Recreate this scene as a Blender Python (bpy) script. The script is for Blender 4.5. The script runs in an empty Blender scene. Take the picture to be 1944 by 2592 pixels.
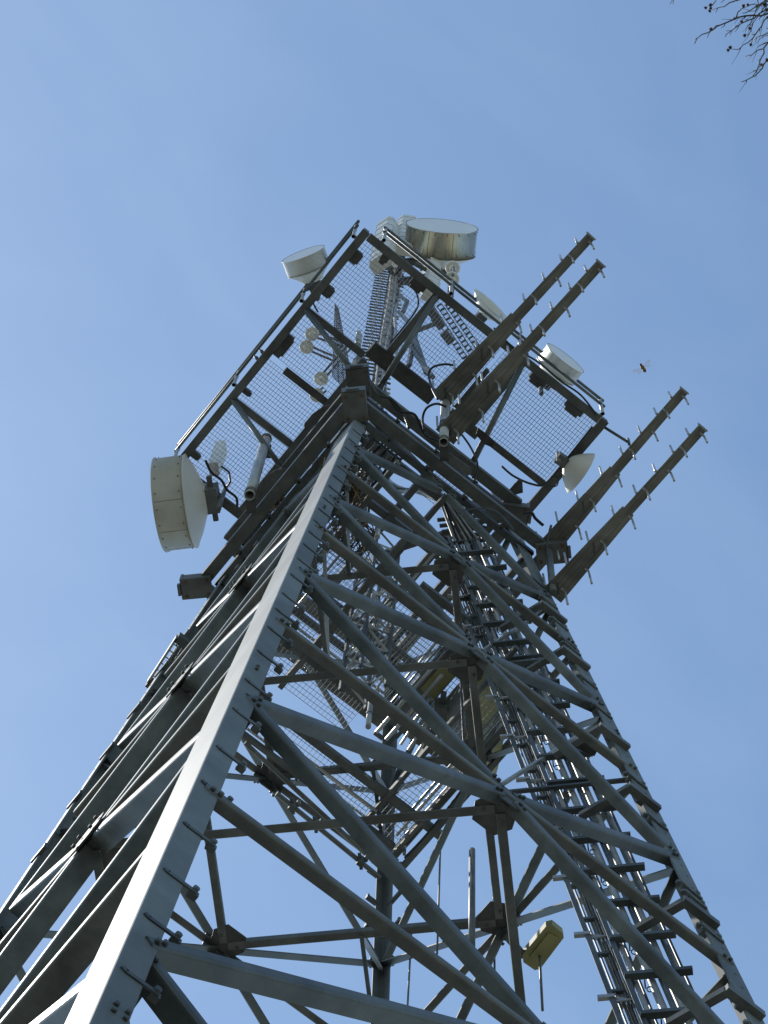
import bpy, bmesh, math, random
from mathutils import Vector as V, Matrix
sc = bpy.context.scene
rnd = random.Random(7)
R = math.radians
# ------------------------------------------------------------------ camera
# Everything below is laid out in tower units (1 unit = 3 m, z = 0 at the third bracing node).
S = 3.0
Z0 = 9.311
def W(p): return V((p[0]*S, p[1]*S, (p[2]+Z0)*S+1.6))
CAM = V((-2.38441, -3.81679, -9.31094))
YAW, PIT, ROL, FPX = 1.00783, 1.27231, 0.11481, 6500.0
FW = V((math.cos(PIT)*math.cos(YAW), math.cos(PIT)*math.sin(YAW), math.sin(PIT)))
r0 = V((math.sin(YAW), -math.cos(YAW), 0)); u0 = r0.cross(FW)
RT = r0*math.cos(ROL)+u0*math.sin(ROL); UPV = -r0*math.sin(ROL)+u0*math.cos(ROL)
cd = bpy.data.cameras.new("camera"); cam = bpy.data.objects.new("camera", cd)
sc.collection.objects.link(cam); sc.camera = cam
cd.sensor_fit = 'VERTICAL'; cd.sensor_height = 36; cd.lens = FPX*36/2592
cd.clip_start = 0.1; cd.clip_end = 5000
cam.matrix_world = Matrix.Translation(W(CAM)) @ Matrix((RT, UPV, -FW)).transposed().to_4x4()
# ------------------------------------------------------------------ world, sun, exposure
AZ, EL = R(115), R(56)           # direction towards the sun: azimuth from +x, elevation
wo = bpy.data.worlds.new("World"); sc.world = wo; wo.use_nodes = True
nt = wo.node_tree; nt.nodes.clear()
sky = nt.nodes.new('ShaderNodeTexSky'); sky.sky_type = 'NISHITA'; sky.sun_disc = False
sky.sun_elevation = EL; sky.sun_rotation = math.pi/2-AZ; sky.altitude = 300
sky.air_density = 1.15; sky.dust_density = .35; sky.ozone_density = 1.0
bg = nt.nodes.new('ShaderNodeBackground'); bg.inputs[1].default_value = 0.15
ow = nt.nodes.new('ShaderNodeOutputWorld')
tint = nt.nodes.new('ShaderNodeMix'); tint.data_type = 'RGBA'; tint.blend_type = 'MULTIPLY'; tint.inputs[0].default_value = 1
tint.inputs[7].default_value = (.89, .96, .94, 1)
nt.links.new(sky.outputs[0], tint.inputs[6]); # thin high haze: a few faint wisps
tcw = nt.nodes.new('ShaderNodeTexCoord'); mpw = nt.nodes.new('ShaderNodeMapping'); mpw.inputs['Scale'].default_value = (3, 6, 5); mpw.inputs['Rotation'].default_value = (0, 0, .9)
nzw = nt.nodes.new('ShaderNodeTexNoise'); nzw.inputs['Scale'].default_value = 2.2; nzw.inputs['Detail'].default_value = 5; nzw.inputs['Distortion'].default_value = .6
mrw = nt.nodes.new('ShaderNodeMapRange'); mrw.inputs['From Min'].default_value = .42; mrw.inputs['From Max'].default_value = .75; mrw.inputs['To Max'].default_value = .10
mxw = nt.nodes.new('ShaderNodeMix'); mxw.data_type = 'RGBA'; mxw.inputs[7].default_value = (3.2, 4.2, 5.4, 1)
nt.links.new(tcw.outputs['Generated'], mpw.inputs[0]); nt.links.new(mpw.outputs[0], nzw.inputs['Vector']); nt.links.new(nzw.outputs['Fac'], mrw.inputs[0])
nt.links.new(mrw.outputs[0], mxw.inputs[0]); nt.links.new(tint.outputs[2], mxw.inputs[6]); nt.links.new(mxw.outputs[2], bg.inputs[0]); nt.links.new(bg.outputs[0], ow.inputs[0])
sd = bpy.data.lights.new("sun", 'SUN'); sd.energy = 3.7; sd.angle = R(0.53); sd.color = (1, .955, .88)
so = bpy.data.objects.new("sun", sd); sc.collection.objects.link(so)
sdir = V((math.cos(EL)*math.cos(AZ), math.cos(EL)*math.sin(AZ), math.sin(EL)))
so.rotation_euler = sdir.to_track_quat('Z', 'Y').to_euler()
sc.view_settings.view_transform = 'Standard'; sc.view_settings.look = 'None'
sc.view_settings.exposure = 0.35; sc.view_settings.gamma = 1
# ------------------------------------------------------------------ materials
def mat(name, col, rough=.5, metal=0.0, var=.25, scale=30, col2=None, bump=.0, streak=None, spec=.5):
    m = bpy.data.materials.new(name); m.use_nodes = True; n = m.node_tree; b = n.nodes['Principled BSDF']
    tc = n.nodes.new('ShaderNodeTexCoord'); mp = n.nodes.new('ShaderNodeMapping')
    n.links.new(tc.outputs['Object'], mp.inputs[0])
    if streak: mp.inputs['Scale'].default_value = streak
    nz = n.nodes.new('ShaderNodeTexNoise'); nz.inputs['Scale'].default_value = scale; nz.inputs['Detail'].default_value = 7
    nz.inputs['Roughness'].default_value = .65
    n.links.new(mp.outputs[0], nz.inputs['Vector'])
    rp = n.nodes.new('ShaderNodeValToRGB')
    c2 = col2 or tuple(c*(1-var) for c in col)
    rp.color_ramp.elements[0].position = .32; rp.color_ramp.elements[0].color = (*c2, 1)
    rp.color_ramp.elements[1].position = .68; rp.color_ramp.elements[1].color = (*col, 1)
    n.links.new(nz.outputs['Fac'], rp.inputs[0])
    n2 = n.nodes.new('ShaderNodeTexNoise'); n2.inputs['Scale'].default_value = scale*.22; n2.inputs['Detail'].default_value = 4; n2.inputs['Distortion'].default_value = .8
    n.links.new(tc.outputs['Object'], n2.inputs['Vector'])
    m2 = n.nodes.new('ShaderNodeMapRange'); m2.inputs['From Min'].default_value = .35; m2.inputs['From Max'].default_value = .65; m2.inputs['To Min'].default_value = 1-var*.9; m2.inputs['To Max'].default_value = 1+var*.5
    n.links.new(n2.outputs['Fac'], m2.inputs[0])
    vm = n.nodes.new('ShaderNodeVectorMath'); vm.operation = 'SCALE'; n.links.new(rp.outputs[0], vm.inputs[0]); n.links.new(m2.outputs[0], vm.inputs['Scale'])
    n.links.new(vm.outputs[0], b.inputs['Base Color'])
    mr = n.nodes.new('ShaderNodeMapRange'); mr.inputs['To Min'].default_value = rough-.08; mr.inputs['To Max'].default_value = rough+.12
    n.links.new(nz.outputs['Fac'], mr.inputs[0]); n.links.new(mr.outputs[0], b.inputs['Roughness'])
    b.inputs['Metallic'].default_value = metal; b.inputs['Specular IOR Level'].default_value = spec
    if bump:
        bp = n.nodes.new('ShaderNodeBump'); bp.inputs['Strength'].default_value = bump; bp.inputs['Distance'].default_value = .02
        n.links.new(nz.outputs['Fac'], bp.inputs['Height']); n.links.new(bp.outputs[0], b.inputs['Normal'])
    return m
STEEL = mat("galvanised steel", (.125, .143, .147), .46, .25, .42, 3.5, bump=.05)
LEGM = mat("pale galvanised leg steel", (.175, .197, .20), .56, .15, .30, 2.2, bump=.05, spec=.35)
STEEL2 = mat("weathered galvanised steel", (.155, .165, .162), .5, .2, .35, 5, bump=.05)
DARK = mat("dark aged steel", (.11, .114, .108), .55, .2, .4, 6)
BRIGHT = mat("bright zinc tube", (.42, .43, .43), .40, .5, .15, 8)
GRAT = mat("grating steel", (.34, .35, .35), .32, .4, .2, 12)
JACKET = mat("black cable jacket", (.025, .025, .028), .4, 0, .3, 12)
GREYC = mat("grey corrugated feeder", (.40, .40, .39), .50, .3, .2, 14)
WHITE = mat("white painted shroud", (.68, .68, .65), .45, 0, .07, 2.5)
DRUM = mat("mottled cream radome side", (.64, .62, .56), .36, 0, .14, 1.6, col2=(.47, .44, .36), streak=(1, 1, .3))  # off-white mixed with beige by stretched noise
SHEET = mat("riveted sheet metal shroud", (.60, .59, .54), .24, .6, .2, 1.2, col2=(.42, .39, .29))
RADOME = mat("pale radome cover", (.78, .79, .80), .35, 0, .05, 3)
YEL = mat("yellowed fibreglass", (.36, .34, .14), .5, 0, .25, 2, col2=(.25, .24, .11))
WOOD = mat("streaked weathered channel", (.25, .245, .22), .55, .15, .4, 5, col2=(.10, .098, .086), streak=(.25, 4, 4))
RUST = mat("rusted bolt", (.19, .10, .06), .7, .1, .5, 20)
NESTM = mat("dry twigs", (.13, .095, .06), .85, 0, .5, 20)
STRAW = mat("pale straw", (.45, .33, .18), .85, 0, .4, 20)
BARK = mat("grey brown bark", (.12, .10, .08), .75, 0, .4, 18)
HUSK = mat("brown husk", (.11, .065, .04), .85, 0, .5, 30)
GRASS = mat("forest clearing grass", (.13, .14, .11), .9, 0, .4, .35, col2=(.135, .13, .11))
CONC = mat("concrete", (.33, .32, .30), .85, 0, .25, 4, bump=.1)
BEEM = mat("amber insect body", (.30, .15, .04), .6, 0, .6, 260, col2=(.04, .02, .01))
WING = bpy.data.materials.new("insect wing"); WING.use_nodes = True
_b = WING.node_tree.nodes['Principled BSDF']; _b.inputs['Base Color'].default_value = (.75, .62, .55, 1); _b.inputs['Alpha'].default_value = .16; _b.inputs['Roughness'].default_value = .3
# ------------------------------------------------------------------ mesh builder (tower units in, metres out)
class MB:
    def __init__(s): s.v = []; s.f = []; s.sm = []
    def add(s, vs, fs, smooth=False):
        o = len(s.v); s.v += [V(p) for p in vs]
        s.f += [tuple(i+o for i in f) for f in fs]; s.sm += [smooth]*len(fs)
    def prism(s, prof, p0, p1, A, B, k2=1, smooth=False):
        p0, p1, A, B = V(p0), V(p1), V(A), V(B); n = len(prof)
        vs = [p0+A*a+B*b for a, b in prof]+[p1+A*a*k2+B*b for a, b in prof]
        fs = [(i, (i+1) % n, n+(i+1) % n, n+i) for i in range(n)]+[tuple(range(n-1, -1, -1)), tuple(range(n, 2*n))]
        s.add(vs, fs, smooth)
    def bar(s, p0, p1, w, h, A=None, off=(0, 0)):          # rectangular bar, w along A, h across
        p0, p1 = V(p0), V(p1); d = (p1-p0).normalized()
        A = V(A) if A is not None else (V((0, 0, 1)) if abs(d.z) < .9 else V((1, 0, 0)))
        B = d.cross(A).normalized(); A = B.cross(d).normalized()
        a, b = off
        s.prism([(-w/2+a, -h/2+b), (w/2+a, -h/2+b), (w/2+a, h/2+b), (-w/2+a, h/2+b)], p0, p1, A, B)
    def angle(s, p0, p1, A, B, a, b, t, r=None):           # rolled L section, corner at p, flanges a along A and b along B
        r = r or t*1.3
        prof = [(0, b), (0, r)]+[(r-r*math.cos(q), r-r*math.sin(q)) for q in (R(30), R(60))]+[(r, 0), (a-t*.4, 0), (a, t*.4), (a, t), (t*1.9, t), (t*1.25, t*1.25), (t, t*1.9), (t, b)]
        s.prism(prof, p0, p1, A, B)
    def chan(s, p0, p1, A, B, a, b, t):                    # U channel: web a along A, flanges b along B
        s.prism([(-a/2, 0), (a/2, 0), (a/2, b), (a/2-t, b), (a/2-t, t), (-a/2+t, t), (-a/2+t, b), (-a/2, b)], p0, p1, A, B)
    def tube(s, pts, r, n=10, caps=True, hollow=False):
        pts = [V(p) for p in pts]; rs = r if isinstance(r, (list, tuple)) else [r]*len(pts)
        vs = []; fs = []; up = None
        for i, p in enumerate(pts):
            d = (pts[min(i+1, len(pts)-1)]-pts[max(i-1, 0)]).normalized()
            if up is None: up = V((0, 0, 1)) if abs(d.z) < .9 else V((1, 0, 0))
            x = d.cross(up).normalized(); y = x.cross(d).normalized(); up = y
            for k in range(n):
                q = 2*math.pi*k/n; vs.append(p+(x*math.cos(q)+y*math.sin(q))*rs[i])
        for i in range(len(pts)-1):
            for k in range(n):
                k2 = (k+1) % n; fs.append((i*n+k, i*n+k2, (i+1)*n+k2, (i+1)*n+k))
        s.add(vs, fs, n > 5)
        if caps:
            o = len(s.v)-len(vs); m = len(pts)-1
            if not hollow: s.f.append(tuple(o+k for k in range(n))); s.sm.append(False)
            s.f.append(tuple(o+m*n+k for k in range(n))); s.sm.append(False)
        return s
    def lathe(s, prof, c, ax, n=32):                       # prof: (distance along axis, radius)
        c, ax = V(c), V(ax).normalized()
        x = ax.cross(V((0, 0, 1)) if abs(ax.z) < .9 else V((1, 0, 0))).normalized(); y = ax.cross(x)
        vs = []; fs = []
        for h, r in prof:
            for k in range(n):
                q = 2*math.pi*k/n; vs.append(c+ax*h+(x*math.cos(q)+y*math.sin(q))*max(r, 1e-5))
        for i in range(len(prof)-1):
            for k in range(n):
                k2 = (k+1) % n; fs.append((i*n+k, i*n+k2, (i+1)*n+k2, (i+1)*n+k))
        s.add(vs, fs, True)
    def plate(s, pts, nrm, t):                             # polygon extruded along nrm
        nrm = V(nrm).normalized()*t; n = len(pts); pts = [V(p) for p in pts]
        vs = pts+[p+nrm for p in pts]
        fs = [(i, (i+1) % n, n+(i+1) % n, n+i) for i in range(n)]+[tuple(range(n-1, -1, -1)), tuple(range(n, 2*n))]
        s.add(vs, fs)
    def bolt(s, p, ax, r=.006, h=.009): s.tube([V(p), V(p)+V(ax).normalized()*h], r, 6)
    def ball(s, c, r, sq=(1, 1, 1)):
        c = V(c); vs = [c+V((0, 0, r*sq[2]))]; n = 8; m = 5; fs = []
        for i in range(1, m):
            a = math.pi*i/m
            for k in range(n):
                q = 2*math.pi*k/n; vs.append(c+V((r*sq[0]*math.sin(a)*math.cos(q), r*sq[1]*math.sin(a)*math.sin(q), r*sq[2]*math.cos(a))))
        vs.append(c-V((0, 0, r*sq[2]))); L = len(vs)-1
        for k in range(n):
            k2 = (k+1) % n; fs.append((0, 1+k, 1+k2)); fs.append((L, L-n+k2, L-n+k))
            for i in range(m-2): fs.append((1+i*n+k, 1+(i+1)*n+k, 1+(i+1)*n+k2, 1+i*n+k2))
        s.add(vs, fs, True)
    def build(s, name, m, parent=None, label=None, local=None, metres=False):
        org = W(local) if local is not None else (V(parent['_o']) if parent is not None and '_o' in parent else V((0, 0, 0)))
        me = bpy.data.meshes.new(name)
        bm = bmesh.new()
        vv = [bm.verts.new((p if metres else W(p))-org) for p in s.v]
        for f, q in zip(s.f, s.sm):
            try: fa = bm.faces.new([vv[i] for i in f]); fa.smooth = q
            except ValueError: pass
        bmesh.ops.recalc_face_normals(bm, faces=bm.faces)
        bm.to_mesh(me); bm.free(); me.materials.append(m)
        ob = bpy.data.objects.new(name, me); sc.collection.objects.link(ob)
        if parent is not None: ob.parent = parent
        else: ob.location = org
        ob['_o'] = tuple(org)
        if label: ob['label'] = label
        return ob
def thing(name, label, cat, base, group=None):
    o = bpy.data.objects.new(name, None); sc.collection.objects.link(o)
    o.location = W(base); o['_o'] = tuple(W(base)); o['label'] = label; o['category'] = cat
    o.empty_display_size = .3; o['kind'] = 'thing'
    if group: o['group'] = group
    return o
def tag(o, label, cat, group=None):
    o['label'] = label; o['category'] = cat; o['kind'] = 'thing'
    if group: o['group'] = group
    return o
def copy_tree(o, label, mw, group=None, parent=None):
    c = o.copy(); sc.collection.objects.link(c)
    if parent is not None: c.parent = parent
    else:
        c.matrix_world = mw; c['label'] = label
        if group: c['group'] = group
    for ch in list(o.children): copy_tree(ch, None, None, None, c)
    return c
# measured positions: where the sight line through a photograph pixel meets a real plane of the tower
def ray(px, py): return FW+RT*((px-972)/FPX)-UPV*((py-1296)/FPX)
def up(px, py, z):
    d = ray(px, py); return CAM+d*((z-CAM.z)/d.z)
def at(px, py, dist): return CAM+ray(px, py)*dist
K = 0.0897
def w(z): return 1-K*z
# ------------------------------------------------------------------ ground
g = MB(); n = 40; ext = 900
gv = []; gf = []
for i in range(n+1):
    for j in range(n+1):
        x = (i/n-.5)*2; y = (j/n-.5)*2; x = x*abs(x)*ext; y = y*abs(y)*ext
        d = math.hypot(x, y); gv.append(V((x, y, (math.sin(x*.02+1)*math.cos(y*.017)*.02*max(d-30, 0)**.9))))
for i in range(n):
    for j in range(n): gf.append((i*(n+1)+j, (i+1)*(n+1)+j, (i+1)*(n+1)+j+1, i*(n+1)+j+1))
g.add(gv, gf, True); go = g.build("ground", GRASS, metres=True); go['kind'] = 'structure'
# ------------------------------------------------------------------ THE TOWER
ZG = -Z0-1.6/S
tower = thing("lattice_tower", "tall tapering grey galvanised steel lattice tower carrying the platforms and antennas", "tower", (0, 0, ZG))
CORN = {'N': (-1, -1), 'R': (1, -1), 'L': (-1, 1), 'F': (1, 1)}
ZT = 5.3
legs = {}
def cpt(c, z, ia=0, ib=0, o=0):      # corner point; ia inset along x, ib inset along y, o outward
    sx, sy = CORN[c]; W_ = w(z)+o; return V((sx*(W_-ia), sy*(W_-ib), z))
for c, (sx, sy) in CORN.items():
    m = MB(); t = .008
    fa = .076 if c == 'N' else .085; fb = .185 if c == 'N' else .085
    if c == 'F': fa = fb = .062
    if c == 'R': fa = .105
    if c == 'L': fa = .105
    zs = [(ZG, ZT)]
    for z0, z1 in zs: m.angle(cpt(c, z0), cpt(c, z1), (-sx, 0, 0), (0, -sy, 0), fa, fb, t, r=.012)
    legs[c] = m.build("corner_leg", LEGM, tower)
    # splice joints: cover plates outside both flanges
    q = MB()
    for z in (-4.62, -1.62, 1.42):
        for k in range(2):
            for j in range(2 if z < -4 else 1):
                zz = z+k*.035
                q.bolt(cpt(c, zz, .035+j*.03, 0, .0), (0, sy, 0), .0065, .009)
    for i in range(int((ZT+8)/.105) if c != 'N' else 0):                      # row of small fixing studs
        z = -8+i*.105
        q.bar(cpt(c, z, .040, 0, 0), cpt(c, z, .051, 0, 0), .003, .003)
        q.bar(cpt(c, z, 0, .040, 0), cpt(c, z, 0, .051, 0), .003, .003, (0, 0, 1))
    q.build("bolt_row", DARK, legs[c])
def clamp(c, z, kind, side='x'):
    m = MB(); sx, sy = CORN[c]
    if kind == 'big':     # strip across the flange, turned up at the corner, bolt at its inner end
        p = lambda ia, o=.0, dz=0: V((sx*(w(z)-ia), sy*(w(z)+o), z+dz))
        m.bar(p(.014, .003, -.002), p(.028, .003, -.010), .014, .006); m.bar(p(.026, .003, -.010), p(.112, .003, -.010), .014, .006)
        m.bar(p(.095, -.008, -.008), p(.12, -.008, -.008), .02, .018)
        m.bolt(p(.106, -.02, .0), (0, -sy*-1, 0), .009, .032)
    elif kind == 'flat':
        p = lambda ia, o=.0, dz=0: V((sx*(w(z)-ia), sy*(w(z)+o), z+dz))
        m.bar(p(.025, .005), p(.07, .005), .016, .008); m.bar(p(.07, .005), p(.13, .005, .02), .016, .008)
        m.bolt(p(.048, .0, .018), (0, sy, 0), .011, .014); m.bolt(p(.13, -.01, .02), (0, 0, 1), .011, .016)
        m.bar(p(.10, -.03, .015), p(.10, .005, .015), .02, .03)
    else:
        p = lambda ia, ib, dz=0: V((sx*(w(z)-ia), sy*(w(z)-ib), z+dz))
        m.bar(p(.045, .0), p(.115, .0), .028, .02); m.bolt(p(.105, .0, .0), (0, 0, 1), .009, .03)
        m.build("clamp_bracket", STEEL, legs[c]); m = MB()
        m.bar(p(.0, .03), p(.0, .13), .026, .018, None); m.bolt(p(.0, .12), (0, 0, 1), .009, .03)
    m.build("clamp_bracket", LEGM if c == "R" else STEEL, legs[c])
for z in [-4.9, -4.395, -4.047, -3.717, -3.34, -2.957, -2.6, -2.166, -1.8, -1.403, -1.041, -.742, -.473, -.118, .2, .5, .78, 1.05, 1.33, 1.62, 1.95, 2.25, 2.55, 2.85, 3.15, 3.45, 3.8]: clamp('N', z, 'big')
for z in [-1.45, -1.274, -.687, -.396, -.312, .346, .56, .79, 1.29, 1.62, 2.01, 2.3, 2.48, 2.557, 2.857, 3.2, 3.5]: clamp('R', z, 'flat')
for z in [.6, 1.15, 1.7, 2.2, 2.75, 3.2]: clamp('L', z, 'side')
for z in [2.0, 2.25, 2.5, 2.72, 3.0, 3.3, 3.6, 3.9]: clamp('F', z, 'side')
# levels
NODE = [ZG+.05, -6.9, -4.18, -1.96, .06, 1.75, 3.35, 4.75]
MID = [-8.4, -5.5, -3.0, -.94, .94, 2.56, 4.02]
FACES = {'NR': ('N', 'R', V((0, -1, K))), 'NL': ('N', 'L', V((-1, 0, K))), 'RF': ('R', 'F', V((1, 0, K))), 'LF': ('L', 'F', V((0, 1, K)))}
def fpt(fc, s, z, o=0.0):             # s = 0 at the first corner ... 1 at the second
    a, b, nn = FACES[fc]; ca, cb = CORN[a], CORN[b]; W_ = w(z)
    pa = V((ca[0]*W_, ca[1]*W_, z)); pb = V((cb[0]*W_, cb[1]*W_, z)); return pa.lerp(pb, s)+nn.normalized()*o
def brace(name, fc, p0, p1, a, b, t, m_, bolts=True):
    nn = FACES[fc][2].normalized(); d = (p1-p0).normalized(); A = nn.cross(d).normalized()
    if A.z < 0: A = -A
    m = MB(); m.angle(p0-A*a/2, p1-A*a/2, A, -nn, a, b, t, r=.011)
    for e, q in ((p0, d), (p1, -d)) if fc != 'NL' else ():
        m.bolt(e+q*.02-A*a*.1+nn*.001, nn, .008, .011); m.bolt(e+q*.045-A*a*.1+nn*.001, nn, .008, .011)
    return m.build(name, m_, tower)
for fc in FACES:
    for i in range(7):
        z0, z1, zm = NODE[i], NODE[i+1], MID[i]
        W0, W1 = w(z0), w(z1)
        tX = W0/(W0+W1); zx = z0+(z1-z0)*tX
        o = -.016 if fc == 'NL' else .006
        ee = .07 if fc == 'NL' else .03
        e0, e1 = ee/(2*W0), ee/(2*W1); en = (.05 if fc == 'NR' else ee); n0, n1 = en/(2*W0), en/(2*W1)
        fa = (.052 if i < 2 else .043) if i < 5 else .036
        x_ = .075/(2*W0) if fc == 'NL' else (.02/(2*W0) if fc == 'NR' else 0); A0, B1 = fpt(fc, n0, z0, o), fpt(fc, 1-e1-x_, z1, o); B0, A1 = fpt(fc, 1-e0-x_, z0, o), fpt(fc, n1, z1, o)
        if i < 2:
            qa, qb = (.034, .07) if fc == "NR" else (.05, .075); brace("diagonal_brace", fc, A0, B1, qa, qb, .007, STEEL); brace("diagonal_brace", fc, B0-FACES[fc][2]*.02, A1-FACES[fc][2]*.02, qa, qb, .007, STEEL)
        else:
            C = fpt(fc, .5, zx, o)
            for P in (A0, B1, B0, A1):
                d = (P-C).normalized(); lo = fc == 'NR' and i == 2 and P.z < C.z
                qa, qb = (.052, .085) if fc == 'NL' else ((.036, .056) if lo else (fa, fa*1.1))
                brace("diagonal_brace", fc, C+d*.045, P, qa, qb, .007, STEEL)
        if i < 6:
            zm = zx
            e = (.06 if fc == 'NL' else .03)/(2*w(zm)); brace("horizontal_brace", fc, fpt(fc, e, zm, o), fpt(fc, 1-e*(2.2 if fc == 'NL' else 1), zm, o), (.045 if fc == 'NL' else .032), (.085 if fc == 'NL' else .040), .006, STEEL2)
            # gusset at the crossing
            C = fpt(fc, .5, zm, -.004); nn = FACES[fc][2].normalized(); x = (fpt(fc, 1, zm)-fpt(fc, 0, zm)).normalized(); y = nn.cross(x)
            m = MB(); q = .085
            m.plate([C+x*q+y*q*.6, C+x*q*.4+y*q, C-x*q*.4+y*q, C-x*q+y*q*.6, C-x*q-y*q*.6, C-x*q*.4-y*q, C+x*q*.4-y*q, C+x*q-y*q*.6], -nn, .007)
            hz = C-V((nn.x, nn.y, 0)).normalized()*.02
            inn = -V((nn.x, nn.y, 0)).normalized()
            m.plate([hz-x*.06-V((0, 0, .03)), hz+x*.06-V((0, 0, .03)), hz+x*.085+inn*.06-V((0, 0, .03)), hz+x*.05+inn*.12-V((0, 0, .03)), hz-x*.05+inn*.12-V((0, 0, .03)), hz-x*.085+inn*.06-V((0, 0, .03))], (0, 0, -1), .006)
            for k in (-1, 1):
                for j in (-1, 1): m.bolt(C+x*.05*k+y*.045*j+nn*.004, nn, .008, .012)
                m.bolt(hz+x*.045*k+inn*.06-V((0, 0, .036)), (0, 0, -1), .008, .011)
            m.build("gusset_plate", DARK, tower)
# plan bracing between face centres
for i in range(1, 6):
    W0, W1 = w(NODE[i]), w(NODE[i+1]); z = NODE[i]+(NODE[i+1]-NODE[i])*W0/(W0+W1)-.043
    W_ = w(z)-.05; pts = [V((0, -W_, z)), V((W_, 0, z)), V((0, W_, z)), V((-W_, 0, z))]
    for k in range(4):
        p, q = pts[k], pts[(k+1) % 4]; d = (q-p).normalized(); p = p+d*.02; q = q-d*.02
        x = d.cross(V((0, 0, 1))); m = MB(); m.angle(p-x*.02, q-x*.02, x, (0, 0, 1), .036, .036, .005)
        m.build("plan_brace", STEEL2, tower)
        if i >= 4:
            e = (p+q)/2; sx, sy = (1 if e.x > 0 else -1), (1 if e.y > 0 else -1); cc = V((sx*(w(z)-.03), sy*(w(z)-.03), z+.02)); m = MB(); m.bar(e, cc, .018, .018); m.build('hip_brace', STEEL, tower)
            m = MB(); m.bar(e, V((cc.x*.93, cc.y*.93, z+.75)), .016, .016); m.build('hip_brace', BRIGHT, tower)
# ring beams (paired channels) with corner boxes
def ring(z, ext, gap):
    names = 0
    for (p, q, sx, sy) in ext:
        p = V((*p, z)); q = V((*q, z)); d = (q-p).normalized(); out = V((sx, sy, 0))
        m = MB()
        m.chan(p, q, out, (0, 0, 1), .066, .05, .006)
        m.build("ring_beam", STEEL2, tower)
        m = MB(); o = out*(gap)
        m.chan(p+o+d*.03, q+o-d*.03, out, (0, 0, 1), .036, .045, .005)
        m.build("ring_beam", STEEL, tower)
        L = (q-p).length; k = int(L/.24)
        for j in range(1, k):
            m = MB(); c = p+d*(L*j/k); m.bar(c-out*.035+V((0, 0, -.008)), c+out*(gap+.025)+V((0, 0, -.008)), .012, .028)
            m.bolt(c+out*(gap+.018)+V((0, 0, .0)), (0, 0, 1), .009, .07)
            m.build("ring_clip", DARK, tower)
ring(4.22, [((-.66, -.69), (.66, -.69), 0, -1), ((-.69, -.66), (-.69, .66), -1, 0), ((.69, -.66), (.69, .66), 1, 0), ((-.66, .69), (.66, .69), 0, 1)], -.075)
ring(4.85, [((-.62, -.65), (.52, -.65), 0, -1), ((-.65, -.62), (-.65, .58), -1, 0), ((.55, -.6), (.55, .6), 1, 0), ((-.6, .6), (.52, .6), 0, 1)], -.072)
def corner_box(x, y, z, ax, L=.17, wd=.13):
    ax = V((*ax, 0)).normalized(); s_ = ax.cross(V((0, 0, 1))); c = V((x, y, z)); m = MB()
    m.bar(c-ax*L/2, c+ax*L/2, .012, wd, (0, 0, 1)); m.bar(c+ax*(L/2-.01)+V((0, 0, .045)), c+ax*(L/2+.006)+V((0, 0, .045)), .09, wd, (0, 0, 1))
    for k in (-1, 1): m.bar(c-ax*L/2+s_*k*wd*.47+V((0, 0, .04)), c+ax*(L/2-.012)+s_*k*wd*.47+V((0, 0, .04)), .066, .008, (0, 0, 1))
    m.bar(c+ax*(L/2+.006), c+ax*(L/2+.022), .03, wd*.55, (0, 0, 1))
    b = m.build("corner_box", STEEL2, tower)
    for k in (-1, 1):
        for j in (-1, 1): m = MB(); m.bolt(c+ax*L*.36*j+s_*k*wd*.34-V((0, 0, .006)), (0, 0, -1), .0085, .008); m.build("bolt", RUST, b, "brown rusted bolt")
def lug(pts, z, name="bracket_plate", mm=None):
    m = MB(); m.plate([up(x, y, z) for x, y in pts], (0, 0, -1), .008); c = sum((up(x, y, z) for x, y in pts), V())/len(pts)
    for x, y in (pts[0], pts[len(pts)//2]): e = up(x, y, z).lerp(c, .25); m.bolt(e-V((0, 0, .008)), (0, 0, -1), .008, .008)
    m.build(name, mm or STEEL2, tower)
lug([(1112, 1146), (1130, 1141), (1192, 1184), (1194, 1198), (1183, 1204), (1114, 1157)], 4.16)
lug([(818, 1028), (833, 1024), (800, 1075), (772, 1090), (770, 1072), (790, 1048)], 4.7)
lug([(700, 1188), (722, 1186), (690, 1232), (648, 1262), (640, 1250), (672, 1205)], 4.7)
lug([(1210, 1082), (1232, 1098), (1254, 1118), (1246, 1132), (1222, 1122), (1205, 1098)], 4.95, mm=DARK)
lug([(1310, 1215), (1322, 1214), (1324, 1246), (1302, 1252), (1290, 1238)], 4.78, mm=DARK)
corner_box(-.665, -.675, 4.17, (-1, -1)); corner_box(-.655, -.65, 4.80, (-1, -1)); corner_box(-.70, .70, 4.19, (-1, 1), .17, .12)
corner_box(.70, -.70, 4.19, (1, -1), .17, .12); corner_box(.53, -.60, 4.81, (1, -.6), .15, .12)
for c in CORN: 
    m = MB(); sx, sy = CORN[c]; b = V((sx*(w(ZG)-.05), sy*(w(ZG)-.05), ZG))
    m.prism([(-.25, -.25), (.25, -.25), (.25, .25), (-.25, .25)], b-V((0, 0, .1)), b+V((0, 0, .12)), (1, 0, 0), (0, 1, 0)); m.build("footing", CONC, tower)
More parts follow.
